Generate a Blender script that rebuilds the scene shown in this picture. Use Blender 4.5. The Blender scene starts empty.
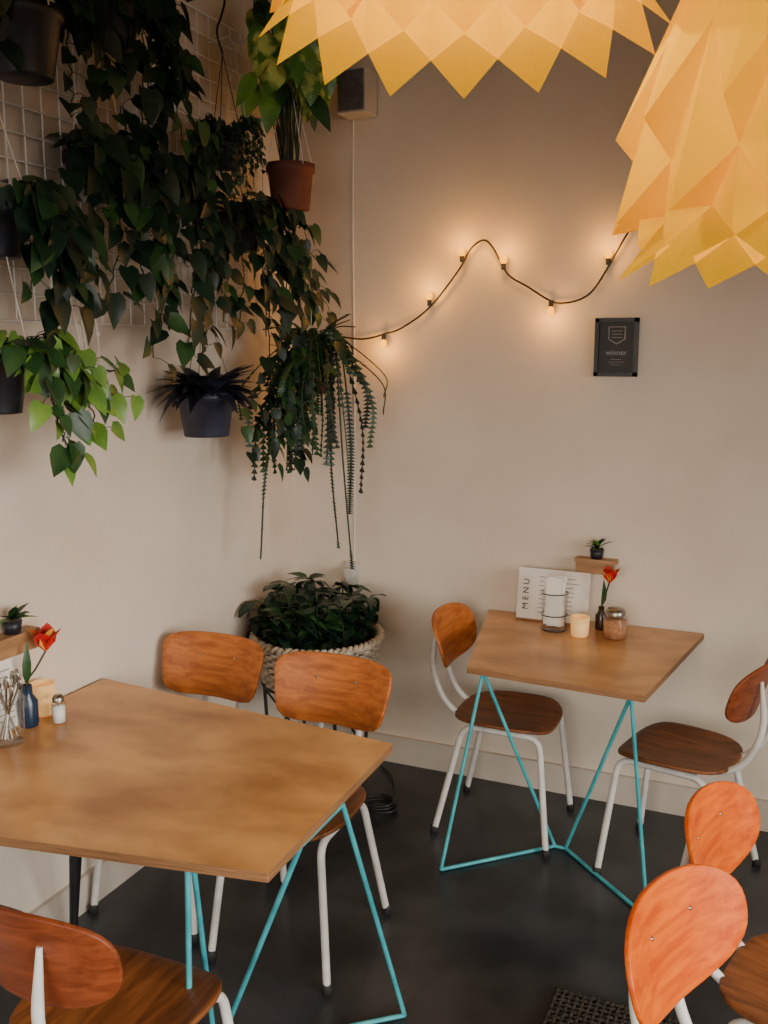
import bpy, math, random
from mathutils import Vector, Matrix
from math import *
random.seed(7)
R=random.uniform

def S(r,g,b):
    def c(x):
        x/=255.0
        return x/12.92 if x<=0.04045 else ((x+0.055)/1.055)**2.4
    return (c(r),c(g),c(b),1)

# ------------------------------------------------------------------ materials
def mat(name,c1,c2=None,scale=(5,5,5),rough=.5,metal=0,bump=0,nscale=4,detail=6,lo=.35,hi=.65,spec=.5,trans=0,emit=None,estr=0,coat=0,sss=0,distort=0):
    m=bpy.data.materials.new(name);m.use_nodes=True
    nt=m.node_tree;b=nt.nodes['Principled BSDF']
    b.inputs['Base Color'].default_value=c1
    b.inputs['Roughness'].default_value=rough
    b.inputs['Metallic'].default_value=metal
    b.inputs['Specular IOR Level'].default_value=spec
    b.inputs['Transmission Weight'].default_value=trans
    b.inputs['Coat Weight'].default_value=coat
    if emit:
        b.inputs['Emission Color'].default_value=emit
        b.inputs['Emission Strength'].default_value=estr
    if c2 is not None or bump:
        tc=nt.nodes.new('ShaderNodeTexCoord');mp=nt.nodes.new('ShaderNodeMapping')
        mp.inputs['Scale'].default_value=scale
        nt.links.new(tc.outputs['Object'],mp.inputs['Vector'])
        nz=nt.nodes.new('ShaderNodeTexNoise');nz.inputs['Scale'].default_value=nscale
        nz.inputs['Detail'].default_value=detail
        nz.inputs['Distortion'].default_value=distort
        nt.links.new(mp.outputs[0],nz.inputs['Vector'])
        if c2 is not None:
            rp=nt.nodes.new('ShaderNodeValToRGB')
            rp.color_ramp.elements[0].position=lo;rp.color_ramp.elements[0].color=c1
            rp.color_ramp.elements[1].position=hi;rp.color_ramp.elements[1].color=c2
            nt.links.new(nz.outputs['Fac'],rp.inputs[0])
            nt.links.new(rp.outputs[0],b.inputs['Base Color'])
        if bump:
            bp=nt.nodes.new('ShaderNodeBump');bp.inputs['Strength'].default_value=bump
            bp.inputs['Distance'].default_value=.01
            nt.links.new(nz.outputs['Fac'],bp.inputs['Height'])
            nt.links.new(bp.outputs[0],b.inputs['Normal'])
    return m

M={}
M['wall']=mat('plaster_wall',S(218,204,186),S(232,219,201),(1,1,1),.85,bump=.08,nscale=2.2,lo=.3,hi=.7)
M['trim']=mat('painted_trim',S(202,190,174),S(212,201,186),(1,1,1),.6,nscale=6)
M['ceil']=mat('ceiling_paint',S(84,76,70),S(92,84,78),(1,1,1),.9,nscale=3)
M['floor']=mat('dark_concrete',S(32,34,38),S(66,67,70),(1,1,1),.34,bump=.12,nscale=3.2,detail=12,lo=.38,hi=.72)
M['ply_o']=mat('orange_plywood',S(194,72,0),S(228,104,0),(2.0,18,18),.42,nscale=3,distort=.6,spec=.3)
M['ply_m']=mat('amber_plywood',S(154,80,28),S(196,112,46),(2.0,18,18),.46,nscale=3,distort=.6,spec=.4)
M['ply_r']=mat('red_plywood',S(112,50,22),S(146,72,36),(2.0,18,18),.46,nscale=3,distort=.6,spec=.4)
M['ply_d']=mat('dark_plywood',S(94,52,24),S(136,80,40),(16,2.0,16),.46,nscale=3,distort=.6,spec=.4)
M['white']=mat('white_tube_enamel',S(206,202,196),S(228,225,220),(1,1,1),.35,nscale=14)
M['turq']=mat('turquoise_steel',S(54,152,164),S(80,184,194),(1,1,1),.4,nscale=12)
M['rubber']=mat('black_rubber',S(30,30,30),S(45,45,45),(1,1,1),.7,nscale=20)
M['screw']=mat('steel_screw',S(140,135,125),S(170,165,155),(1,1,1),.3,metal=1,nscale=30)
M['top']=mat('waxed_tabletop',S(164,112,60),S(222,166,102),(1.2,1.8,1),.32,nscale=2.8,detail=14,lo=.34,hi=.64,coat=.15,distort=.25,bump=.02)
M['edge']=mat('ply_edge',S(120,82,50),S(160,116,74),(3,3,160),.6,nscale=3)
M['black']=mat('black_metal',S(22,22,24),S(34,34,36),(1,1,1),.45,nscale=12)
M['potblk']=mat('black_pot',S(20,22,30),S(32,34,44),(1,1,1),.45,nscale=8)
M['potblue']=mat('slate_pot',S(30,33,50),S(42,46,66),(1,1,1),.5,nscale=8)
M['terra']=mat('terracotta',S(84,44,32),S(112,62,44),(1,1,1),.8,nscale=9,bump=.1)
M['redpot']=mat('red_brown_pot',S(92,40,34),S(120,54,44),(1,1,1),.6,nscale=9)
M['soil']=mat('soil',S(32,24,18),S(52,40,30),(1,1,1),.95,nscale=40,bump=.4)
M['cord']=mat('cotton_cord',S(216,208,192),S(232,224,210),(1,1,1),.9,nscale=60)
M['wire']=mat('white_wire',S(228,228,226),S(242,242,240),(1,1,1),.45,nscale=8)
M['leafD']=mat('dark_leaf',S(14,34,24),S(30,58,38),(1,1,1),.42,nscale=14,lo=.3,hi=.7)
M['leafM']=mat('mid_leaf',S(28,60,30),S(52,90,44),(1,1,1),.40,nscale=14,lo=.3,hi=.7)
M['leafB']=mat('bright_leaf',S(72,120,46),S(128,168,68),(1,1,1),.36,nscale=12,lo=.3,hi=.7)
M['leafV']=mat('variegated_leaf',S(70,114,44),S(196,206,106),(1,1,1),.36,nscale=11,lo=.48,hi=.62)
M['leafS']=mat('purple_black_leaf',S(24,26,38),S(42,46,60),(1,1,1),.45,nscale=14)
M['stem']=mat('vine_stem',S(40,50,30),S(62,72,42),(1,1,1),.6,nscale=20)
M['basket']=mat('whitewashed_wicker',S(170,156,136),S(214,202,182),(1,1,1),.8,nscale=40)
M['paperw']=mat('white_paper',S(236,231,223),S(245,241,233),(1,1,1),.8,nscale=12)
M['ink']=mat('black_ink',S(40,40,42),S(50,50,52),(1,1,1),.8,nscale=12)
M['vase']=mat('blue_vase',S(20,40,64),S(30,56,86),(1,1,1),.25,nscale=8)
M['brownb']=mat('dark_bottle',S(40,26,20),S(54,36,28),(1,1,1),.2,nscale=8)
M['candle']=mat('candle_cup',S(236,196,136),S(246,212,154),(1,1,1),.4,nscale=8,emit=S(255,180,90),estr=.35)
M['wax']=mat('candle_wax',S(240,225,195),S(246,232,205),(1,1,1),.5,nscale=8,emit=S(255,200,120),estr=1.2)
M['tulR']=mat('tulip_petal',S(190,16,26),S(216,56,36),(1,1,1),.45,nscale=16,lo=.45,hi=.7)
M['tulY']=mat('tulip_streak',S(226,140,40),S(240,180,70),(1,1,1),.45,nscale=16)
M['shelfw']=mat('pale_wood',S(150,112,74),S(180,138,96),(2,12,12),.55,nscale=3)
M['sugar']=mat('brown_sugar',S(176,116,76),S(204,146,104),(1,1,1),.9,nscale=90)
M['plastic']=mat('white_plastic',S(196,190,182),S(208,202,194),(1,1,1),.45,nscale=8)
M['grey']=mat('grey_grille',S(92,90,90),S(110,108,108),(1,1,1),.7,nscale=60)
M['card']=mat('dark_card',S(30,28,28),S(40,38,38),(1,1,1),.5,nscale=20)
M['frame']=mat('dark_frame',S(24,20,18),S(34,30,27),(1,1,1),.4,nscale=20)
M['print']=mat('pale_print',S(150,147,142),S(170,167,162),(1,1,1),.6,nscale=20)
M['mat']=mat('coir_mat',S(30,27,24),S(66,58,50),(1,1,1),.95,nscale=90,bump=.5)
M['bulb']=mat('warm_bulb',S(255,200,120),S(255,205,130),(1,1,1),.3,nscale=5,emit=(1,.75,.32,1),estr=8)
M['fbulb']=mat('fairy_bulb',S(40,16,2),S(48,20,3),(1,1,1),.5,nscale=5,emit=(1,.36,.0,1),estr=3.4,spec=.1)
M['door']=mat('window_frame_paint',S(60,62,64),S(72,74,76),(1,1,1),.5,nscale=6)
def glassmat():
    m=bpy.data.materials.new('clear_glass');m.use_nodes=True
    nt=m.node_tree;nt.nodes.clear();o=nt.nodes.new('ShaderNodeOutputMaterial')
    t=nt.nodes.new('ShaderNodeBsdfTransparent');t.inputs[0].default_value=(.93,.94,.94,1)
    g=nt.nodes.new('ShaderNodeBsdfGlossy');g.inputs['Roughness'].default_value=.06
    lw=nt.nodes.new('ShaderNodeLayerWeight');lw.inputs[0].default_value=.16
    mx=nt.nodes.new('ShaderNodeMixShader')
    nt.links.new(lw.outputs['Facing'],mx.inputs[0]);nt.links.new(t.outputs[0],mx.inputs[1]);nt.links.new(g.outputs[0],mx.inputs[2])
    nt.links.new(mx.outputs[0],o.inputs[0]);return m
M['glass']=glassmat()
def paper():
    m=bpy.data.materials.new('folded_yellow_paper');m.use_nodes=True
    nt=m.node_tree;nt.nodes.clear()
    o=nt.nodes.new('ShaderNodeOutputMaterial')
    tc=nt.nodes.new('ShaderNodeTexCoord');nz=nt.nodes.new('ShaderNodeTexNoise')
    nz.inputs['Scale'].default_value=30
    nt.links.new(tc.outputs['Object'],nz.inputs['Vector'])
    rp=nt.nodes.new('ShaderNodeValToRGB')
    rp.color_ramp.elements[0].color=S(248,200,0);rp.color_ramp.elements[1].color=S(252,206,0)
    nt.links.new(nz.outputs['Fac'],rp.inputs[0])
    d=nt.nodes.new('ShaderNodeBsdfDiffuse');t=nt.nodes.new('ShaderNodeBsdfTranslucent')
    mx=nt.nodes.new('ShaderNodeMixShader');mx.inputs[0].default_value=.32
    nt.links.new(rp.outputs[0],d.inputs[0]);nt.links.new(rp.outputs[0],t.inputs[0])
    nt.links.new(d.outputs[0],mx.inputs[1]);nt.links.new(t.outputs[0],mx.inputs[2])
    nt.links.new(mx.outputs[0],o.inputs[0])
    return m
M['paper']=paper()

# ------------------------------------------------------------------ mesh builder
def empty(name,loc=(0,0,0),rz=0):
    e=bpy.data.objects.new(name,None);bpy.context.collection.objects.link(e)
    e.location=loc;e.rotation_euler=(0,0,rz);e.empty_display_size=.1
    return e
def catmull(p,n=6):
    p=[Vector(q) for q in p]
    if len(p)<3:return p
    q=[p[0]*2-p[1]]+p+[p[-1]*2-p[-2]];o=[]
    for i in range(1,len(q)-2):
        for k in range(n):
            t=k/n;a,b,c,d=q[i-1],q[i],q[i+1],q[i+2]
            o.append(.5*((2*b)+(-a+c)*t+(2*a-5*b+4*c-d)*t*t+(-a+3*b-3*c+d)*t**3))
    o.append(p[-1]);return o
def rounded(p,r,n=6):
    p=[Vector(q) for q in p];o=[p[0]]
    for i in range(1,len(p)-1):
        a=(p[i-1]-p[i]);b=(p[i+1]-p[i]);ra=min(r,a.length*.49,b.length*.49)
        s=p[i]+a.normalized()*ra;e=p[i]+b.normalized()*ra
        for k in range(n+1):
            t=k/n;o.append(s*(1-t)**2+p[i]*2*t*(1-t)+e*t*t)
    o.append(p[-1]);return o
class MB:
    def __init__(s):s.v=[];s.f=[];s.m=[];s.sm=[];s.mats=[]
    def mi(s,k):
        if k not in s.mats:s.mats.append(k)
        return s.mats.index(k)
    def add(s,vs,fs,k,smooth=False):
        o=len(s.v);s.v+= [tuple(q) for q in vs];i=s.mi(k)
        for f in fs:s.f.append(tuple(a+o for a in f));s.m.append(i);s.sm.append(smooth)
    def tube(s,pts,r,k,seg=8):
        pts=[Vector(q) for q in pts];n=len(pts)
        rr=r if isinstance(r,(list,tuple)) else [r]*n
        T=[(pts[min(i+1,n-1)]-pts[max(i-1,0)]).normalized() for i in range(n)]
        up=Vector((0,0,1)) if abs(T[0].z)<.9 else Vector((1,0,0))
        N=(up-T[0]*up.dot(T[0])).normalized();vs=[]
        for i in range(n):
            N=(N-T[i]*N.dot(T[i]))
            N=N.normalized() if N.length>1e-6 else T[i].orthogonal().normalized()
            B=T[i].cross(N)
            for j in range(seg):
                a=2*pi*j/seg;vs.append(pts[i]+(N*cos(a)+B*sin(a))*rr[i])
        fs=[(i*seg+j,i*seg+(j+1)%seg,(i+1)*seg+(j+1)%seg,(i+1)*seg+j) for i in range(n-1) for j in range(seg)]
        s.add(vs,fs,k,True)
        s.add(vs[:seg],[tuple(range(seg))[::-1]],k);s.add(vs[-seg:],[tuple(range(seg))],k)
    def box(s,c,sz,k,mtx=None):
        vs=[];c=Vector(c)
        for x in(-1,1):
            for y in(-1,1):
                for z in(-1,1):
                    q=Vector((x*sz[0]/2,y*sz[1]/2,z*sz[2]/2))
                    if mtx:q=mtx@q
                    vs.append(c+q)
        s.add(vs,[(0,1,3,2),(4,6,7,5),(0,4,5,1),(2,3,7,6),(0,2,6,4),(1,5,7,3)],k)
    def lathe(s,prof,c,k,seg=24,smooth=True):
        c=Vector(c);vs=[c+Vector((r*cos(2*pi*j/seg),r*sin(2*pi*j/seg),z)) for r,z in prof for j in range(seg)]
        n=len(prof)
        fs=[(i*seg+j,i*seg+(j+1)%seg,(i+1)*seg+(j+1)%seg,(i+1)*seg+j) for i in range(n-1) for j in range(seg)]
        s.add(vs,fs,k,smooth)
    def ball(s,c,r,k,seg=10,sc=(1,1,1)):
        c=Vector(c);vs=[];n=seg//2+1
        for i in range(n+1):
            t=pi*i/n
            for j in range(seg):
                a=2*pi*j/seg;vs.append(c+Vector((r*sc[0]*sin(t)*cos(a),r*sc[1]*sin(t)*sin(a),r*sc[2]*cos(t))))
        s.add(vs,[(i*seg+j,(i+1)*seg+j,(i+1)*seg+(j+1)%seg,i*seg+(j+1)%seg) for i in range(n) for j in range(seg)],k,True)
    def prism(s,poly,z0,z1,ktop,kside):
        n=len(poly)
        vs=[Vector((x,y,z0)) for x,y in poly]+[Vector((x,y,z1)) for x,y in poly]
        s.add(vs,[tuple(range(n,2*n))],ktop);s.add(vs,[tuple(range(n))[::-1]],kside)
        s.add(vs,[(i,(i+1)%n,n+(i+1)%n,n+i) for i in range(n)],kside)
    def leaf(s,p,d,nrm,L,W,k,fold=.25,droop=.3,heart=True):
        d=Vector(d).normalized();nrm=Vector(nrm);x=d.cross(nrm)
        if x.length<1e-4:x=d.orthogonal()
        x.normalize();n=x.cross(d).normalized();p=Vector(p)
        if heart:prof=[(0,0),(-.06,.30),(.16,.5),(.42,.47),(.7,.27),(1,0)]
        else:prof=[(0,0),(.1,.2),(.3,.46),(.55,.5),(.8,.28),(1,0)]
        mid=[0,.06,.2,.42,.7,1]
        def P(t,w,side):
            return p+d*(t*L)+x*(side*w*W)+n*(fold*w*W-droop*L*max(t,0)**2)
        vs=[P(mid[i],0,0) for i in range(6)]
        vs+=[P(prof[i][0],prof[i][1],1) for i in range(1,5)]
        vs+=[P(prof[i][0],prof[i][1],-1) for i in range(1,5)]
        fs=[(0,1,6),(1,2,7,6),(2,3,8,7),(3,4,9,8),(4,5,9),(0,10,1),(1,10,11,2),(2,11,12,3),(3,12,13,4),(4,13,5)]
        s.add(vs,fs,k,True)
    def obj(s,name,parent=None,loc=(0,0,0),rz=0,mods=()):
        me=bpy.data.meshes.new(name);me.from_pydata(s.v,[],s.f)
        for k in s.mats:me.materials.append(M[k])
        for i,p in enumerate(me.polygons):
            p.material_index=s.m[i];p.use_smooth=s.sm[i]
        me.update()
        o=bpy.data.objects.new(name,me);bpy.context.collection.objects.link(o)
        o.location=loc;o.rotation_euler=(0,0,rz)
        if parent:o.parent=parent
        return o

# ------------------------------------------------------------------ room
XL,YB,ZC,XR,YF=-2.06,3.7,3.45,2.8,-2.6
def slab(name,c,sz,k):
    m=MB();m.box(c,sz,k);return m.obj(name)
slab('floor',((XL+XR)/2,(YB+YF)/2,-.05),(XR-XL+.4,YB-YF+.4,.1),'floor')
slab('ceiling',((XL+XR)/2,(YB+YF)/2,ZC+.05),(XR-XL+.4,YB-YF+.4,.1),'ceil')
slab('wall_left',(XL-.05,(YB+YF)/2,ZC/2),(.1,YB-YF+.2,ZC),'wall')
slab('wall_back',((XL+XR)/2,YB+.05,ZC/2),(XR-XL,.1,ZC),'wall')
def winwall(name,wname,axis,pos,a0,a1,w0,w1,z0,z1,nm):
    m=MB()
    def bx(a,b,za,zb,k,t=.1):
        c=(a+b)/2;s_=b-a
        if axis=='Y':m.box((c,pos,(za+zb)/2),(s_,t,zb-za),k)
        else:m.box((pos,c,(za+zb)/2),(t,s_,zb-za),k)
    bx(a0,a1,0,z0,'wall');bx(a0,a1,z1,ZC,'wall');bx(a0,w0,z0,z1,'wall');bx(w1,a1,z0,z1,'wall');m.obj(name)
    m=MB()
    for i in range(nm+1):
        c=w0+.03+(w1-w0-.06)*i/nm;bx(c-.03,c+.03,z0,z1,'door',.07)
    bx(w0,w1,z0,z0+.06,'door',.08);bx(w0,w1,z1-.06,z1,'door',.08);m.obj(wname)
winwall('wall_front','window_1','Y',YF-.05,XL,XR,XL+.4,XR-.4,.7,2.7,3)
winwall('wall_right','window_2','X',XR+.05,YF-.1,YB+.1,-1.9,2.1,.7,2.5,3)
slab('baseboard_back',((XL+XR)/2,YB-.009,.06),(XR-XL,.018,.12),'trim')
slab('baseboard_left',(XL+.009,(YB+YF)/2-.02,.06),(.018,YB-YF-.05,.12),'trim')

# ------------------------------------------------------------------ chair
def plate(fn,k,th,name,parent,rings=8,seg=40,power=3.0):
    m=MB();vs=[Vector(fn(0,0))]
    for i in range(1,rings+1):
        s=i/rings
        for j in range(seg):
            a=2*pi*j/seg;ca,sa=cos(a),sin(a)
            r=(abs(ca)**power+abs(sa)**power)**(-1/power)
            vs.append(Vector(fn(s*r*ca,s*r*sa)))
    fs=[(0,1+j,1+(j+1)%seg) for j in range(seg)]
    for i in range(rings-1):
        for j in range(seg):
            a=1+i*seg+j;b=1+i*seg+(j+1)%seg
            fs.append((a,a+seg,b+seg,b))
    m.add(vs,fs,k,True);o=m.obj(name,parent)
    md=o.modifiers.new('ply','SOLIDIFY');md.thickness=th;md.offset=0
    bv=o.modifiers.new('soft','BEVEL');bv.width=.003;bv.segments=2;bv.limit_method='ANGLE'
    return o
def chair(loc,rz,kb,ks,power=2.7,hh=.102,tap=.010,hw=.196):
    e=empty('dining_chair',(loc[0],loc[1],0),rz)
    plate(lambda u,v:(u*(.19+.012*v),v*.19,.446-.012*(1-u*u)*(1-v*v)-.03*max(v-.6,0)**2*4+.01*(u*u)),ks,.012,'seat',e,power=3.2)
    def bk(u,v):
        y=-.205-.05*(1-u*u)-.03*v
        return (u*(hw+tap*v),y,.722+v*hh)
    plate(bk,kb,.011,'backrest',e,power=power)
    m=MB();r=.0115
    for s in(-1,1):
        pts=rounded([(s*.195,.205,.012),(s*.155,.16,.425),(s*.15,-.13,.425),(s*.19,-.225,.012)],.05,7)
        m.tube(pts,r,'white',10)
        up=rounded([(s*.07,.03,.425),(s*.07,-.20,.425),(s*.07,-.29,.585),(s*.07,-.268,.765)],.09,8)
        m.tube(up,[r]*(len(up)-2)+[r*.95,r*.5],'white',10)
    m.tube([(-.155,.10,.425),(.155,.10,.425)],.008,'white',8)
    m.tube([(-.15,-.10,.425),(.15,-.10,.425)],.008,'white',8)
    m.obj('frame_tubes',e)
    m=MB()
    for s in(-1,1):
        for y,x in((.206,.1955),(-.226,.1906)):
            m.lathe([(0,0),(.015,0),(.015,.024),(.012,.03)],(s*x,y,0),'rubber',12)
    m.obj('foot_caps',e)
    m=MB()
    for s in(-1,1):
        m.ball((s*.07,-.247-.03*(.752-.722)/hh,.752),.006,'screw',8)
    m.obj('screws',e)
    return e
chair((-1.82,2.44),pi,'ply_m','ply_d',5,.105,.016)
chair((-1.335,2.39),pi,'ply_m','ply_d',5,.108,.018,.20)
chair((-1.245,1.43),0,'ply_r','ply_d',2.8,.11)
chair((-1.79,1.44),0,'ply_r','ply_d',2.8,.11)
chair((-.965,3.36),-pi/2,'ply_m','ply_d',3.0)
chair((-.325,3.27),pi/2-.22,'ply_r','ply_d',3.0)
chair((.105,2.06),radians(-104),'ply_o','ply_d',2.4)
chair((.065,1.61),radians(-112),'ply_o','ply_d',2.4,.108,hw=.205)

# ------------------------------------------------------------------ tables
def table(poly,rods,r=.0065,dark=()):
    e=empty('cafe_table',(0,0,0))
    m=MB();m.prism(poly,.722,.744,'top','edge');o=m.obj('tabletop',e)
    bv=o.modifiers.new('b','BEVEL');bv.width=.003;bv.segments=2;bv.limit_method='ANGLE'
    m=MB()
    for pr in rods:m.tube(pr,r,'turq',8)
    for pr in dark:m.tube(pr,.012,'black',8)
    m.obj('rod_legs',e)
    return e
table([(-2.045,1.37),(-.95,1.565),(-.975,2.27),(-2.045,2.375)],[
 [(-.965,1.94,.722),(-.90,2.18,.008)],[(-.90,2.18,.008),(-1.29,1.85,.008)],[(-.96,1.72,.722),(-1.29,1.85,.008)],
 [(-1.145,1.56,.722),(-1.12,1.50,.008)],[(-1.12,1.50,.008),(-1.29,1.85,.008)],[(-1.13,1.56,.722),(-1.29,1.85,.008)],
 [(-.965,1.72,.718),(-.967,1.94,.718)]],dark=[[(-1.72,1.86,.722),(-1.80,1.90,.012)],[(-1.72,1.90,.722),(-1.98,2.10,.012)]])
table([(-1.0,2.96),(-.405,2.92),(-.305,3.69),(-1.155,3.69)],[
 [(-.955,3.0,.722),(-1.07,2.92,.008)],[(-.955,3.0,.722),(-.745,3.24,.008)],[(-1.07,2.92,.008),(-.745,3.24,.008)],
 [(-.455,2.97,.722),(-.385,3.02,.008)],[(-.455,2.97,.722),(-.705,3.24,.008)],[(-.705,3.24,.008),(-.40,2.95,.008)],[(-.40,2.95,.008),(-.385,3.02,.008)],
 [(-.745,3.24,.008),(-.705,3.24,.008)],
 [(-1.10,3.66,.71),(-.36,3.66,.71)]])

# ------------------------------------------------------------------ pendant lamps
def lamp(loc,Rr,rot=0,energy=12,tooth=.028):
    e=empty('origami_pendant_lamp',loc,rot);N=14;k=Rr/.3
    rings=[(.03,.006,.62,0),(.125,.018,.56,.015),(.225,.024,.42,.05),(.295,.030,.25,.06),(.305,.026,.095,.04),(.268,.018,.05,.018),(.298,.022,.0,tooth)]
    vs=[];n=2*N
    for i,(r,a,z,b) in enumerate(rings):
        for j in range(n):
            s=1 if (j+i)%2==0 else -1
            rr=(r+s*a)*k;zz=(z-s*b)*k;t=2*pi*j/n
            vs.append(Vector((rr*cos(t),rr*sin(t),zz)))
    fs=[]
    for i in range(len(rings)-1):
        for j in range(n):
            a=i*n+j;b=i*n+(j+1)%n;c=a+n;d=b+n
            if (j+i)%2==0:fs+=[(a,b,c),(b,d,c)]
            else:fs+=[(a,b,d),(a,d,c)]
    m=MB();m.add(vs,fs,'paper');m.obj('folded_shade',e)
    m=MB();m.ball((0,0,.27*k),.045,'bulb',16,(1,1,1.15))
    m.obj('bulb',e)
    m=MB();m.lathe([(0,.42*k),(.02,.42*k),(.022,.32*k),(.018,.30*k),(0,.30*k)],(0,0,0),'black',16)
    m.tube([(0,0,.42*k),(0,0,ZC-loc[2]-.03)],.004,'black',8)
    m.lathe([(0,ZC-loc[2]),(.05,ZC-loc[2]),(.045,ZC-loc[2]-.03),(0,ZC-loc[2]-.03)],(0,0,0),'black',20)
    m.obj('cord_and_socket',e)
    L=bpy.data.lights.new('bulb_light','POINT');L.energy=energy;L.color=(1,.84,.34);L.shadow_soft_size=.02
    o=bpy.data.objects.new('bulb_light',L);bpy.context.collection.objects.link(o);o.parent=e;o.location=(0,0,.19*k)
    return e
lamp((-.54,1.53,2.30),.30,.1,6.0)
lamp((.015,1.76,1.94),.32,.0,5.5,.020)

# ------------------------------------------------------------------ wire trellis
WX=XL+.03
m=MB();y0,y1,z0,z1=1.3,3.42,1.88,2.96
n=int((y1-y0)/.07)
for i in range(n+1):
    y=y0+(y1-y0)*i/n;m.tube([(WX,y,z0),(WX,y,z1)],.0026,'wire',5)
n=int((z1-z0)/.07)
for i in range(n+1):
    z=z0+(z1-z0)*i/n;m.tube([(WX+.004,y0,z),(WX+.004,y1,z)],.0026,'wire',5)
for y in(1.5,2.4,3.3):
    for z in(z0+.02,z1-.02):m.tube([(XL+.003,y,z),(WX+.006,y,z)],.004,'wire',6)
m.obj('wire_trellis')

# ------------------------------------------------------------------ hanging plants
XM=XL+.045
def vine(m,pts,size,leafk,step=.035,var=.35,stemr=.0022,heart=True,width=.72,up=.0,sides=.05,droop=.3):
    P=catmull(pts,8);
    P=[p+Vector((R(-.006,.006),R(-.008,.008),R(-.004,.004))) for p in P]
    m.tube(P,stemr,'stem',5)
    acc=0;sd=1
    for i in range(1,len(P)):
        acc+=(P[i]-P[i-1]).length
        while acc>step:
            acc-=step;sd=-sd
            L=size*R(1-var,1+var*.6)
            out=Vector((R(.2,1.0),sd*R(.3,1.1)+R(-.3,.3),R(-.6,.5)))
            pet=P[i]+out.normalized()*sides*R(.5,1.2)
            if pet.x<XM:pet.x=XM
            m.tube([P[i],(P[i]+pet)/2+Vector((0,0,.006)),pet],.0011,'stem',4)
            d=Vector((R(.05,.7),sd*R(-.2,.8),-R(.35,1.1)+up))
            if pet.x+d.normalized().x*L<XM-.03:d.x=abs(d.x)
            nr=Vector((R(.5,1),R(-.7,.4),R(.1,.8)))
            kk=leafk if isinstance(leafk,str) else random.choice(leafk)
            m.leaf(pet,d,nr,L,L*width,kk,R(.1,.35),R(.05,droop),heart)
def pot(m,c,r,h,k,taper=.72):
    x,y,z=c
    m.lathe([(0,z-h),(r*taper,z-h),(r*taper*1.02,z-h+.005),(r*.97,z-.03),(r*1.06,z-.028),(r*1.06,z),(r*.95,z),(r*.9,z-.02)],(x,y,0),k,28)
    m.lathe([(0,z-.018),(r*.93,z-.018)],(x,y,0),'soil',20)
def hangers(m,c,r,ztop,k='cord',n=3,rad=.0018,yt=None):
    x,y,z=c;a0=R(0,6)
    for i in range(n):
        a=a0+2*pi*i/n
        m.tube([(x+r*1.07*cos(a),y+r*1.07*sin(a),z-.01),(x,y,ztop)],rad,k,5)
def plant(name,c,r,h,potk,vines,size,leafk,hang=None,crown=10,**kw):
    m=MB();pot(m,c,r,h,potk)
    if hang:
        hangers(m,c,r,hang[0],*(hang[1:]))
        m.tube([(c[0],c[1],hang[0]),(c[0]-.02,c[1],hang[0]+.03),(WX+.004,c[1],hang[0]+.02)],.003,'wire',6)
    c=Vector(c)
    for v in vines:
        e=Vector(v[-1]);d=e-c;d.z=0
        dn=d.normalized() if d.length>.02 else Vector((.7,-.7,0))
        a=c+dn*r*.5;b=c+dn*r*1.25+Vector((0,0,.035))
        mid=[Vector(q) for q in v[:-1]]
        if not mid:mid=[b.lerp(e,.5)+Vector((R(.0,.05),R(-.04,.04),-.04*R(0,1)))]
        vine(m,[a,b]+mid+[e],size,leafk,**kw)
    for i in range(crown):
        a=R(0,2*pi);rr=r*R(.1,1)
        p=c+Vector((rr*cos(a),rr*sin(a),R(.0,.07)));
        base=c+Vector((rr*.5*cos(a),rr*.5*sin(a),-.01))
        m.tube([base,p],.0015,'stem',4)
        kk=leafk if isinstance(leafk,str) else random.choice(leafk)
        m.leaf(p,(cos(a)+.3,sin(a),R(-.3,.5)),(.3,-.3,1),size*R(.8,1.2),size*.7,kk,.2,.3)
    return m.obj(name)
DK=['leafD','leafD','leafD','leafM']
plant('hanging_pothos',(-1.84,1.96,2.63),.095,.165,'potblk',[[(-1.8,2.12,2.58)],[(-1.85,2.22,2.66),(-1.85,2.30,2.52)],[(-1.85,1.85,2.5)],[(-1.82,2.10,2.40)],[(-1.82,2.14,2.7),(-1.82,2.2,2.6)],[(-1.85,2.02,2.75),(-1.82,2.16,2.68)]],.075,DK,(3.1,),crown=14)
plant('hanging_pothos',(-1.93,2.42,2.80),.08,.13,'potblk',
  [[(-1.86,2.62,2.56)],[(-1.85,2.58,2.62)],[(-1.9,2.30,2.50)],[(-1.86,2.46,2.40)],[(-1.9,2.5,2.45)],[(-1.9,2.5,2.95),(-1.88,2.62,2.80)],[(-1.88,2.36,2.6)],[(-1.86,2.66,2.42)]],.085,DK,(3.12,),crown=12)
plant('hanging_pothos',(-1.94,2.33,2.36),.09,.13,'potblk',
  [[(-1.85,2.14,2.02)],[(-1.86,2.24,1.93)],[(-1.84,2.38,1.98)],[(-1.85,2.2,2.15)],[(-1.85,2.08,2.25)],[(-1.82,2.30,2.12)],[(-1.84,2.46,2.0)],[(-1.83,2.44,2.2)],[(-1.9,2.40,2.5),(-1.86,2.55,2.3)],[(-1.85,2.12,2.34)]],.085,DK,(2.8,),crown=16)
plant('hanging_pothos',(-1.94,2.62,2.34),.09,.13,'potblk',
  [[(-1.85,2.70,1.76)],[(-1.86,2.50,1.85)],[(-1.84,2.60,1.80)],[(-1.86,2.86,1.90)],[(-1.86,2.78,2.05)],[(-1.82,2.70,2.1)],[(-1.84,2.5,2.1)],[(-1.85,2.66,1.95)],[(-1.85,2.7,2.5),(-1.85,2.8,2.35)],[(-1.85,2.44,1.78)]],.08,DK,(2.8,),crown=16)
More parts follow.
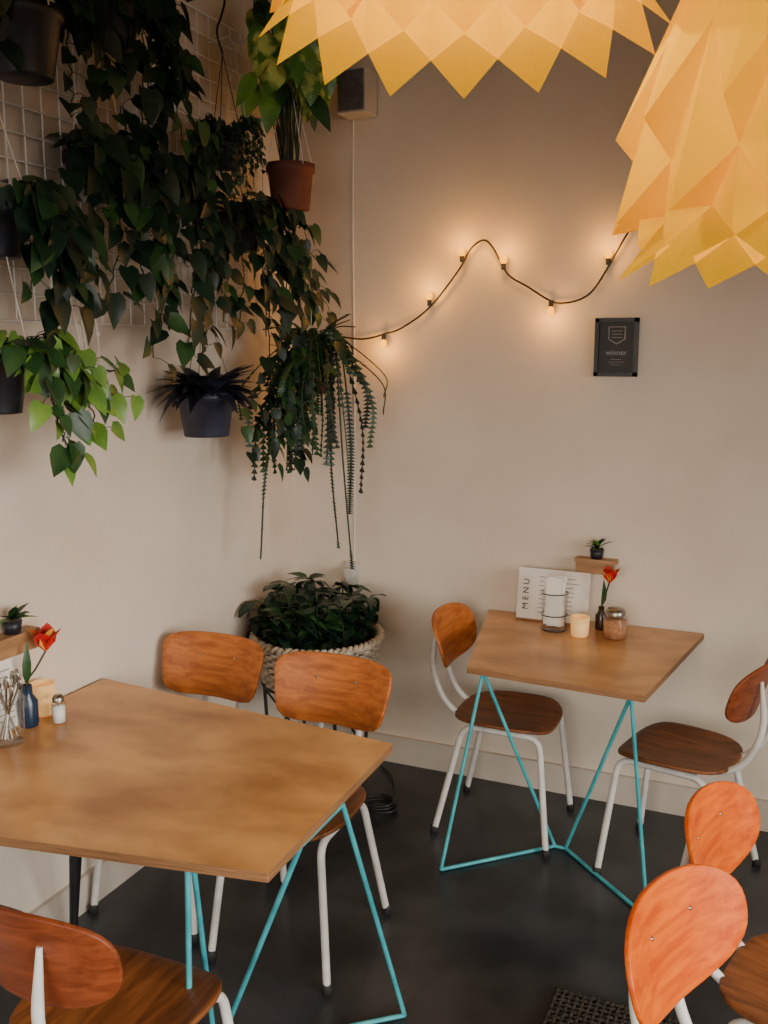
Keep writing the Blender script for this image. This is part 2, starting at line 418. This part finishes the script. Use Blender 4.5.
plant('hanging_pothos',(-1.92,3.06,2.28),.09,.13,'potblk',
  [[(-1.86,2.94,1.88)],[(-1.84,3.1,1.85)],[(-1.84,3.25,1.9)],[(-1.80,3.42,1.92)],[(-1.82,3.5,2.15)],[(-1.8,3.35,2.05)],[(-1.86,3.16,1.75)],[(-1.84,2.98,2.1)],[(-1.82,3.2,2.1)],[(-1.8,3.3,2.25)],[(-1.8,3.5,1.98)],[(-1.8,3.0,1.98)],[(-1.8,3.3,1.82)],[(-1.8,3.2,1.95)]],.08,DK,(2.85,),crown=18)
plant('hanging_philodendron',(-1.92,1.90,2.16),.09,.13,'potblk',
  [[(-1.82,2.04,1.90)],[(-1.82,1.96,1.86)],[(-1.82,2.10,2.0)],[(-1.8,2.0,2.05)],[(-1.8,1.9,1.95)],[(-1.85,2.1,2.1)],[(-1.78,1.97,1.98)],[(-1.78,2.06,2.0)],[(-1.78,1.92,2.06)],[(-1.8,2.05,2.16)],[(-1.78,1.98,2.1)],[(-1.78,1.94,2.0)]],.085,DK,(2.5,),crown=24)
plant('golden_pothos',(-1.90,1.86,1.79),.08,.15,'potblk',
  [[(-1.80,2.0,1.50)],[(-1.80,2.12,1.56)],[(-1.80,2.20,1.66)],[(-1.80,2.08,1.66)],[(-1.80,2.22,1.74)],[(-1.78,2.0,1.60)],[(-1.8,1.93,1.68)],[(-1.79,1.98,1.72)],[(-1.79,2.06,1.74)],[(-1.8,2.14,1.72)],[(-1.78,1.96,1.56)]],.08,['leafM','leafB','leafB'],(2.3,),crown=12,step=.042)
# terracotta pot with tall variegated plant
m=MB();c=(-1.80,3.23,2.47);pot(m,c,.085,.16,'terra',.8);hangers(m,c,.09,2.80,'wire',4,.0015)
m.tube([(c[0],c[1],2.80),(c[0],c[1],ZC)],.002,'wire',5)
for i in range(46):
    a=R(0,2*pi);rr=R(.05,.25);z=R(2.70,3.06)
    p=Vector((c[0]+.03+rr*cos(a)*.5,c[1]+rr*sin(a),z))
    if p.x<-1.98:p.x=-1.98
    m.tube(catmull([(c[0]+.03*cos(a),c[1]+.03*sin(a),2.46),(c[0]+rr*.25*cos(a),c[1]+rr*.3*sin(a),2.64),(c[0]+rr*.4*cos(a),c[1]+rr*.7*sin(a),z+.02),p],4),.002,'stem',5)
    m.leaf(p,(R(.0,.4),sin(a)*.6,R(-1.0,-.2)),(.7,-.7,R(.1,.7)),R(.11,.17),R(.055,.08),random.choice(['leafV','leafV','leafM','leafB']),.25,.35,False)
m.obj('variegated_hanging_plant')
# small-leaf hanging plant with hook
m=MB();c=(-1.88,2.92,2.50);pot(m,c,.06,.09,'potblk');hangers(m,c,.06,2.78,'black',3,.0015)
m.tube(catmull([(c[0],c[1],2.78),(c[0],c[1]-.03,2.84),(c[0],c[1],2.9),(c[0],c[1]+.02,2.96),(c[0]-.05,c[1]+.02,2.98),(WX,c[1]+.02,2.97)],5),.004,'black',6)
for i in range(44):
    a=R(0,2*pi);rr=R(.07,.13);
    vine(m,[(c[0]+.02*cos(a),c[1]+.02*sin(a),c[2]-.01),(c[0]+rr*.8*cos(a),c[1]+rr*.8*sin(a),c[2]+R(.02,.08)),(c[0]+rr*cos(a),c[1]+rr*sin(a),c[2]-R(.02,.18))],.022,DK,step=.014,sides=.01,stemr=.001)
m.obj('hanging_fern')
# slate pot with dark bladed plant
m=MB();c=(-1.88,2.76,1.66);pot(m,c,.096,.15,'potblue',.78);hangers(m,c,.09,1.98,'black',3,.0012)
m.tube([(c[0],c[1],1.98),(WX,c[1],2.0)],.003,'wire',5)
for i in range(90):
    a=R(0,2*pi);el=R(-.1,1.4);L=R(.08,.125)
    d=Vector((cos(a)*cos(el),sin(a)*cos(el),sin(el)))
    m.leaf(Vector(c)+Vector((cos(a)*.05,sin(a)*.05,.0)),d,(0,0,1),L,L*.46,'leafS',.4,.8,False)
m.obj('hanging_dark_succulent')
# trailing cactus in the corner
m=MB();c=(-1.80,3.38,1.76);pot(m,c,.08,.13,'redpot',.75);hangers(m,c,.07,2.1,'cord',3,.0015)
m.tube([(c[0],c[1],2.1),(c[0]-.1,c[1],2.3),(WX,c[1],2.4)],.002,'cord',5)
cv=Vector(c)
def strap(P,w,k='leafM'):
    P=catmull(P,10);n=len(P);side=Vector((R(-1,1),R(-1,1),0)).normalized()
    for i in range(n-1):
        for s in(-1,1):
            a=P[i];b=P[i+1];mid=(a+b)/2+side*s*w+(b-a)*.35
            m.add([a,b,mid],[(0,1,2)] if s>0 else [(1,0,2)],k,False)
        side=(side+Vector((R(-.15,.15),R(-.15,.15),0))).normalized()
    m.tube(P,.0025,k,4)
ends=[(-1.62,3.36,.94),(-1.68,3.36,1.02),(-1.66,3.42,1.15),(-1.60,3.40,1.24),(-1.57,3.42,1.42),(-1.50,3.40,1.62),(-1.52,3.44,1.55),(-1.86,3.06,1.02),(-1.86,3.0,1.45),(-1.84,3.06,1.35),(-1.8,3.16,1.5),(-1.74,3.26,1.4),(-1.7,3.34,1.35),(-1.88,2.98,1.55),(-1.8,3.1,1.62),(-1.60,3.36,1.7),(-1.66,3.3,1.6),(-1.78,3.2,1.38),(-1.64,3.38,1.3),(-1.58,3.4,1.5),(-1.72,3.3,1.55),(-1.84,3.1,1.45)]
ends+=[(R(-1.88,-1.62),R(3.02,3.40),R(1.32,1.7)) for _ in range(26)]
for i,e in enumerate(ends):
    e=Vector(e);d=e-cv;d.z=0;dn=d.normalized()
    thin=e.z<1.2
    pts=[cv+dn*.03,cv+dn*.10+Vector((0,0,R(.04,.12))),Vector((e.x-.1*dn.x*R(0,.4),e.y-.1*dn.y*R(0,.4),(cv.z+e.z)/2+.02))+Vector((R(-.02,.02),R(-.03,.03),0)),e]
    if thin:
        m.tube(catmull(pts,8),.0036,'leafD',5)
        q=catmull(pts,8);strap(q[-12::3]+[q[-1]],.020,'leafD');strap(q[4:16:3],.016,'leafD')
    else:strap(pts,.019,random.choice(['leafM','leafD','leafD']))
for i in range(16):
    a=R(0,2*pi);e=cv+Vector((.2*cos(a),.16*sin(a),R(-.12,.2)))
    e.y=min(e.y,3.62);strap([cv,cv+Vector((.09*cos(a),.09*sin(a),.12)),e],.014,'leafD')
for e in [(-1.86,3.05,1.5),(-1.84,3.12,1.6),(-1.80,3.16,1.45),(-1.88,3.0,1.62),(-1.8,3.22,1.62),(-1.7,3.3,1.72),(-1.66,3.36,1.84),(-1.84,3.08,1.4),(-1.86,3.1,1.7),(-1.8,3.2,1.55),(-1.84,2.98,1.42),(-1.8,3.0,1.55),(-1.78,3.18,1.35),(-1.86,2.96,1.5)]:
    e=Vector(e);dn=(e-cv);dn.z=0;dn.normalize()
    vine(m,[cv,cv+dn*.1+Vector((0,0,.06)),cv.lerp(e,.6),e],.065,DK)
m.obj('hanging_fishbone_cactus')
# macrame hangers
m=MB()
for y,z0_,z1_ in((2.28,1.62,1.98),(2.31,1.55,1.98),(1.90,2.15,2.5),(1.93,2.15,2.5),(2.7,2.3,2.7),(2.36,1.7,2.0)):
    P=catmull([(XL+.04,y,z1_),(XL+.06,y+.01,(z0_+z1_)/2),(XL+.05,y+.02,z0_)],5);m.tube(P,.0045,'cord',5)
    m.ball((XL+.05,y+.02,z0_+.06),.010,'cord',8);m.ball((XL+.06,y+.01,(z0_+z1_)/2),.010,'cord',8)
m.obj('macrame_cord')

# ------------------------------------------------------------------ wicker planter
e=empty('wicker_planter',(-1.775,3.35,0))
m=MB();rw,hh=.257,.17;zt=.645
for i in range(13):
    z=zt-hh+hh*i/12;r=rw*(.84+.16*i/12);P=[]
    for j in range(97):
        a=2*pi*j/96;P.append((cos(a)*(r+.007*(1 if (j//2+i)%2 else -1)),sin(a)*(r+.007*(1 if (j//2+i)%2 else -1)),z))
    m.tube(P,.0075,'basket',5)
for w in range(2):
    P=[]
    for j in range(193):
        a=2*pi*j/192;ph=a*30+w*pi
        P.append((cos(a)*(rw+.001+.009*cos(ph)),sin(a)*(rw+.001+.009*cos(ph)),zt+.010+.010*sin(ph)))
    m.tube(P,.010,'basket',5)
for j in range(24):
    a=2*pi*j/24;m.tube([(cos(a)*rw*.84,sin(a)*rw*.84,zt-hh),(cos(a)*rw,sin(a)*rw,zt)],.006,'basket',5)
m.lathe([(0,zt-hh),(rw*.85,zt-hh)],(0,0,0),'basket',32)
m.obj('basket',e)
m=MB();m.lathe([(0,zt-.03),(rw*.97,zt-.03)],(0,0,0),'soil',32);m.obj('soil',e)
m=MB()
ring=[(cos(2*pi*j/40)*.225,sin(2*pi*j/40)*.225,zt-hh-.012) for j in range(41)];m.tube(ring,.007,'black',6)
for j in range(4):
    a=pi/4+pi/2*j;m.tube([(cos(a)*.225,sin(a)*.225,zt-hh-.012),(cos(a)*.20,sin(a)*.20,0.0)],.008,'black',6)
    b=a+pi/2;m.tube([(cos(a)*.225,sin(a)*.225,zt-hh-.02),(cos(b)*.205,sin(b)*.205,.12)],.005,'black',6)
m.obj('plant_stand',e)
m=MB()
for i in range(80):
    a=R(0,2*pi);rr=rw*sqrt(R(0,1))*.76;b=Vector((rr*cos(a),rr*sin(a),zt-.03))
    lean=Vector((cos(a),sin(a),0))*R(.0,.08)*(rr/rw+.3)
    t=b+lean+Vector((-.02,0,R(.04,.26)*(1.1-.45*rr/rw)));
    P=catmull([b,(b+t)/2+Vector((0,0,.02)),t],4);m.tube(P,.003,'stem',5)
    for q in (P[4],P[6],P[-1],P[-1]):
        for s in(-1,1):
            dd=Vector((cos(a+s*1.2)*.9,sin(a+s*1.2)*.9,R(-.35,.8)))
            if q.x+dd.x*.1<-.24:dd.x=abs(dd.x)
            if q.y+dd.y*.1>.30:dd.y=-abs(dd.y)
            m.leaf(q,dd,(R(-.3,.3),R(-.3,.3),1),R(.06,.11),R(.036,.056),random.choice(DK),.2,.5,False)
m.v=[(max(x,-.268),min(y,.335),z) for x,y,z in m.v]
m.obj('foliage',e)

# ------------------------------------------------------------------ string lights on back wall
m=MB();Y=3.675
cab=[(-1.85,1.86),(-1.72,1.845),(-1.62,1.865),(-1.54,1.89),(-1.42,1.97),(-1.30,2.11),(-1.25,2.19),(-1.20,2.22),(-1.16,2.19),(-1.10,2.09),(-1.02,2.04),(-.93,1.985),(-.88,1.975),(-.81,1.99),(-.76,2.03),(-.70,2.13),(-.65,2.22),(-.58,2.33),(-.50,2.5)]
P=catmull([(x,Y,z) for x,z in cab],6);m.tube(P,.0036,'black',6)
bul=[(-1.62,1.865),(-1.42,1.975),(-1.285,2.14),(-1.115,2.105),(-.925,1.985),(-.715,2.11)]
for i,(x,z) in enumerate(bul):
    s=-1 if i in(0,4) else 1
    m.tube([(x,Y-.004,z),(x,Y-.006,z+s*.024)],.009,'black',10)
    m.ball((x,Y-.008,z+s*.038),.015,'fbulb',12,(1,.9,1.2))
so=m.obj('string_lights')
for i,(x,z) in enumerate(bul):
    s=-1 if i in(0,4) else 1
    L=bpy.data.lights.new('fairy_light','POINT');L.energy=.9;L.color=(1,.42,.05);L.shadow_soft_size=.02
    o=bpy.data.objects.new('fairy_light',L);bpy.context.collection.objects.link(o);o.parent=so;o.location=(x,Y-.055,z+s*.06)

# speaker
m=MB();m.box((-1.72,3.635,2.80),(.125,.11,.165),'plastic');m.box((-1.72,3.577,2.80),(.112,.006,.15),'grey')
m.box((-1.72,3.693,2.80),(.04,.012,.06),'plastic')
o=m.obj('wall_speaker');bv=o.modifiers.new('b','BEVEL');bv.width=.008;bv.segments=3
m=MB();m.tube([(-1.765,3.695,2.72),(-1.77,3.695,2.3),(-1.765,3.695,1.6),(-1.77,3.695,.9)],.003,'wire',5);m.obj('speaker_cable')
# framed award
e=empty('framed_award',(-.675,3.695,1.81))
m=MB();w,h=.160,.216;t=.015
m.box((-w/2+t/2,-.012,0),(t,.022,h),'frame');m.box((w/2-t/2,-.012,0),(t,.022,h),'frame')
m.box((0,-.012,h/2-t/2),(w,.022,t),'frame');m.box((0,-.012,-h/2+t/2),(w,.022,t),'frame')
m.obj('frame',e)
m=MB();m.box((0,-.006,0),(w-.02,.004,h-.02),'card')
def ln(a,b,r=.0016):m.tube([(a[0],-.0095,a[1]),(b[0],-.0095,b[1])],r,'print',4)
c0=[(-.03,.075),(.03,.075),(.03,.03),(0,.012),(-.03,.03)]
for i in range(5):ln(c0[i],c0[(i+1)%5],.0022)
for z in(.06,.048,.036):ln((-.02,z),(.02,z))
for z,l in((-.045,.02),(-.055,.03),(-.065,.02)):ln((-l,z),(l,z),.0009)
m.obj('crest',e)
def text(s,size,loc,rot,par,k,name='lettering'):
    c=bpy.data.curves.new(name,'FONT');c.body=s;c.size=size;c.align_x='CENTER';c.align_y='CENTER';c.extrude=.0004
    c.materials.append(M[k]);o=bpy.data.objects.new(name,c);bpy.context.collection.objects.link(o)
    o.location=loc;o.rotation_euler=rot;o.parent=par;return o
text('winner',.028,(0,-.0095,-.02),(pi/2,0,0),e,'print')

# outlet + cable
m=MB();m.box((-1.775,3.69,.835),(.06,.018,.11),'plastic');m.box((-1.775,3.66,.85),(.036,.045,.036),'plastic')
m.tube(catmull([(-1.775,3.65,.83),(-1.78,3.66,.75),(-1.76,3.67,.6),(-1.78,3.67,.3),(-1.76,3.66,.02)],6),.003,'plastic',5)
m.obj('wall_socket')
m=MB();P=[]
for i in range(60):
    a=i*.35;P.append((-1.45+.06*cos(a)+.01*sin(a*.3),3.25+.05*sin(a),.008+.0006*i))
m.tube(catmull([(-1.6,3.6,.01),(-1.5,3.5,.01)]+P[:1],6)+P,.005,'black',6);m.obj('coiled_cable')

# ------------------------------------------------------------------ tabletop things
ZT=.7445
def menu(loc,w,h,rz,lean=.16):
    e=empty('menu_card',loc,rz);rot=Matrix.Rotation(-lean,3,'X')
    m=MB();m.box((0,sin(lean)*h/2,h/2*cos(lean)+.002),(w,.003,h),'paperw',rot)
    m.obj('sheet',e)
    eu=(Matrix.Rotation(-lean,3,'X')@Matrix.Rotation(-pi/2,3,'Y')@Matrix.Rotation(pi/2,3,'X')).to_euler()
    t=text('M E N U',.034,(-w/2+.035,sin(lean)*h/2-.004,h/2),eu,e,'ink')
    m=MB()
    for i in range(9):
        z=h*(.86-.085*i);y=sin(lean)*z-.003;l=R(.03,.06)
        m.box((-w/2+.085+l/2,y,z*cos(lean)),(l,.001,.0018),'ink',rot)
        l=R(.03,.06);m.box((w/2-.10+l/2,y,z*cos(lean)),(l,.001,.0018),'ink',rot)
    m.obj('print_lines',e)
    m=MB();m.tube([(-w/2,-.004,.004),(w/2,-.004,.004)],.004,'shelfw',6);m.obj('holder',e)
menu((-.87,3.60,ZT),.285,.205,0)
menu((-1.99,1.88,ZT),.22,.20,radians(90))
def jar(name,loc,r,h,kind):
    e=empty(name,loc)
    m=MB();m.lathe([(r*.85,.002),(r*.92,.012),(r,h*.9),(r*1.02,h)],(0,0,0),'glass',28);m.lathe([(0,.001),(r*.85,.001),(r*.85,.006),(0,.008)],(0,0,0),'glass',28);m.obj('glass',e)
    m=MB()
    if kind=='napkins':
        for i in range(9):
            Mx=Matrix.Rotation(R(-.12,.12),3,'Y')@Matrix.Rotation(R(-.08,.08),3,'X')
            m.box((0,-r*.66+r*i*.16,h*.78+R(-.01,.012)),(r*1.35*sqrt(max(.3,1-(.16*i-.64)**2)),.005,h*1.2),'paperw',Mx)
        m.obj('paper_napkins',e)
        m=MB()
        for z in (h*.05,h*.42,h*.98):m.lathe([(r*1.0,z),(r*1.03,z+.002),(r*1.0,z+.004)],(0,0,0),'black',28)
        m.obj('wire_bands',e)
    else:
        for i in range(11):
            a=R(0,6.28);b=(cos(a)*r*.5,sin(a)*r*.5,.02);t=Vector((-cos(a)*r*.7+R(-.01,.01),-sin(a)*r*.7,h*R(1.2,1.5)))
            m.tube([b,t],.003,'screw',6);m.ball(t,.010,'screw',8,(1,.4,1.8))
        m.obj('forks_and_spoons',e)
jar('napkin_jar',(-.835,3.50,ZT),.05,.15,'napkins')
jar('cutlery_jar',(-1.93,1.85,ZT),.045,.13,'cutlery')
def candle(loc,r,h):
    m=MB();m.lathe([(0,0),(r*.8,0),(r*.9,.006),(r,h),(r*.9,h),(r*.85,h*.6)],loc,'candle',24)
    m.lathe([(0,h*.62),(r*.86,h*.62)],loc,'wax',24)
    m.tube([(loc[0],loc[1],loc[2]+h*.62),(loc[0],loc[1],loc[2]+h*.75)],.0012,'black',5);m.obj('tealight_holder')
candle((-.73,3.47,ZT),.036,.075)
candle((-2.0,2.055,ZT),.036,.095)
def tulip(name,loc,vk,vr,vh,head,hs):
    e=empty(name,loc);m=MB()
    m.lathe([(0,0),(vr*.9,0),(vr,.01),(vr,vh*.6),(vr*.55,vh*.78),(vr*.5,vh),(vr*.42,vh),(vr*.42,vh*.8)],(0,0,0),vk,20);m.obj('vase',e)
    m=MB();h=Vector(head);P=catmull([(0,0,.02),(0,0,vh),(h.x*.5,h.y*.5,(vh+h.z)/2),h],6);m.tube(P,.003,'stem',6)
    m.leaf((0,0,vh),(h.x+.3,h.y-.3,1),(1,-1,0),.10*hs/.05,.025,'leafM',.3,.4,False)
    m.obj('stem',e);m=MB()
    for ring,(n,sp,L) in enumerate(((3,.22,1.0),(4,.45,1.0))):
        for i in range(n):
            a=2*pi*i/n+ring*.5
            d=Vector((cos(a)*sp,sin(a)*sp,1));o=Vector((-cos(a),-sin(a),.2))
            m.leaf(h+Vector((cos(a),sin(a),0))*.006,d,-o,hs*L*1.3,hs*.95,'tulR' if (i+ring)%3 else 'tulY',-.35,-.15,False)
    m.obj('petals',e)
tulip('tulip_in_vase',(-1.975,1.97,ZT),'vase',.028,.12,(.03,.05,.21),.06)
tulip('tulip_in_vase',(-.675,3.59,ZT),'brownb',.022,.09,(.03,-.02,.19),.05)
def shaker(name,loc,r,h,fill):
    e=empty(name,loc);m=MB()
    m.lathe([(r*.95,.001),(r,.01),(r,h*.7),(r*.75,h*.8)],(0,0,0),'glass',24);m.obj('glass',e)
    m=MB();m.lathe([(0,.004),(r*.9,.004),(r*.93,h*.6),(0,h*.62)],(0,0,0),fill,20);m.obj('contents',e)
    m=MB();m.lathe([(r*.82,h*.76),(r*.84,h*.88),(r*.6,h*.98),(0,h)],(0,0,0),'screw',20);m.obj('cap',e)
shaker('sugar_dispenser',(-.605,3.50,ZT),.045,.115,'sugar')
shaker('salt_shaker',(-1.91,2.02,ZT),.02,.085,'paperw')
def wshelf(loc,rz,name='corner_shelf_plant'):
    e=empty(name,loc,rz);m=MB()
    m.box((0,-.03,0),(.16,.05,.014),'shelfw');m.prism([(-.075,-.055),(.075,-.055),(.0,-.004)],-.05,-.007,'shelfw','shelfw')
    m.obj('wood_block',e);m=MB();m.lathe([(0,.008),(.022,.008),(.028,.045),(.024,.045),(.0,.038)],(0,-.03,0),'potblk',16);m.obj('small_pot',e)
    m=MB()
    for i in range(16):
        a=R(0,6.28);el=R(.2,1.4);m.leaf((0,-.03,.045),(cos(a)*cos(el),-abs(sin(a))*cos(el),sin(el)),(0,0,1),R(.04,.075),.024,random.choice(['leafM','leafB','leafD']),.3,.3,False)
    m.obj('sprout',e)
wshelf((-.715,3.695,.995),0);wshelf((XL+.005,1.98,1.0),radians(90))
# door mat
m=MB();m.box((-.36,2.28,.006),(.38,.36,.010),'mat')
for i in range(20):
    P=[(-.54+.019*i,2.11+.0085*j,.012+.004*(1 if (i+j//2)%2 else 0)) for j in range(41)]
    m.tube(P,.0055,'mat',5)
for i in range(18):
    P=[(-.54+.0095*j,2.12+.019*i,.012+.004*(0 if (i+j//2)%2 else 1)) for j in range(39)]
    m.tube(P,.0055,'mat',5)
m.obj('doormat')

# ------------------------------------------------------------------ light
def area(name,loc,rot,sx,sy_,en,col,spread=pi):
    L=bpy.data.lights.new(name,'AREA');L.shape='RECTANGLE';L.size=sx;L.size_y=sy_;L.energy=en;L.color=col;L.spread=spread
    o=bpy.data.objects.new(name,L);bpy.context.collection.objects.link(o);o.location=loc
    o.rotation_mode='QUATERNION';o.rotation_quaternion=Vector(rot).to_track_quat('-Z','Y')
area('window_daylight',((XL+XR)/2-.3,YF-.15,1.7),(-.05,1,-.36),3.4,1.6,33,(1,.91,.80),radians(75))
area('window_daylight_side',(XR+.15,.3,1.6),(-1,0.22,-.44),3.6,1.6,72,(1,.96,.91),radians(80))
w=bpy.data.worlds.new('world');bpy.context.scene.world=w;w.use_nodes=True
w.node_tree.nodes['Background'].inputs[0].default_value=(.8,.87,1,1);w.node_tree.nodes['Background'].inputs[1].default_value=.3

cam=bpy.data.objects.new('camera',bpy.data.cameras.new('camera'))
bpy.context.collection.objects.link(cam)
cam.location=(0,0,1.8);cam.rotation_euler=(pi/2-atan(162/960),0,radians(23.8))
cam.data.sensor_fit='VERTICAL';cam.data.sensor_height=36;cam.data.lens=36*960/1024;cam.data.clip_start=.02
bpy.context.scene.camera=cam
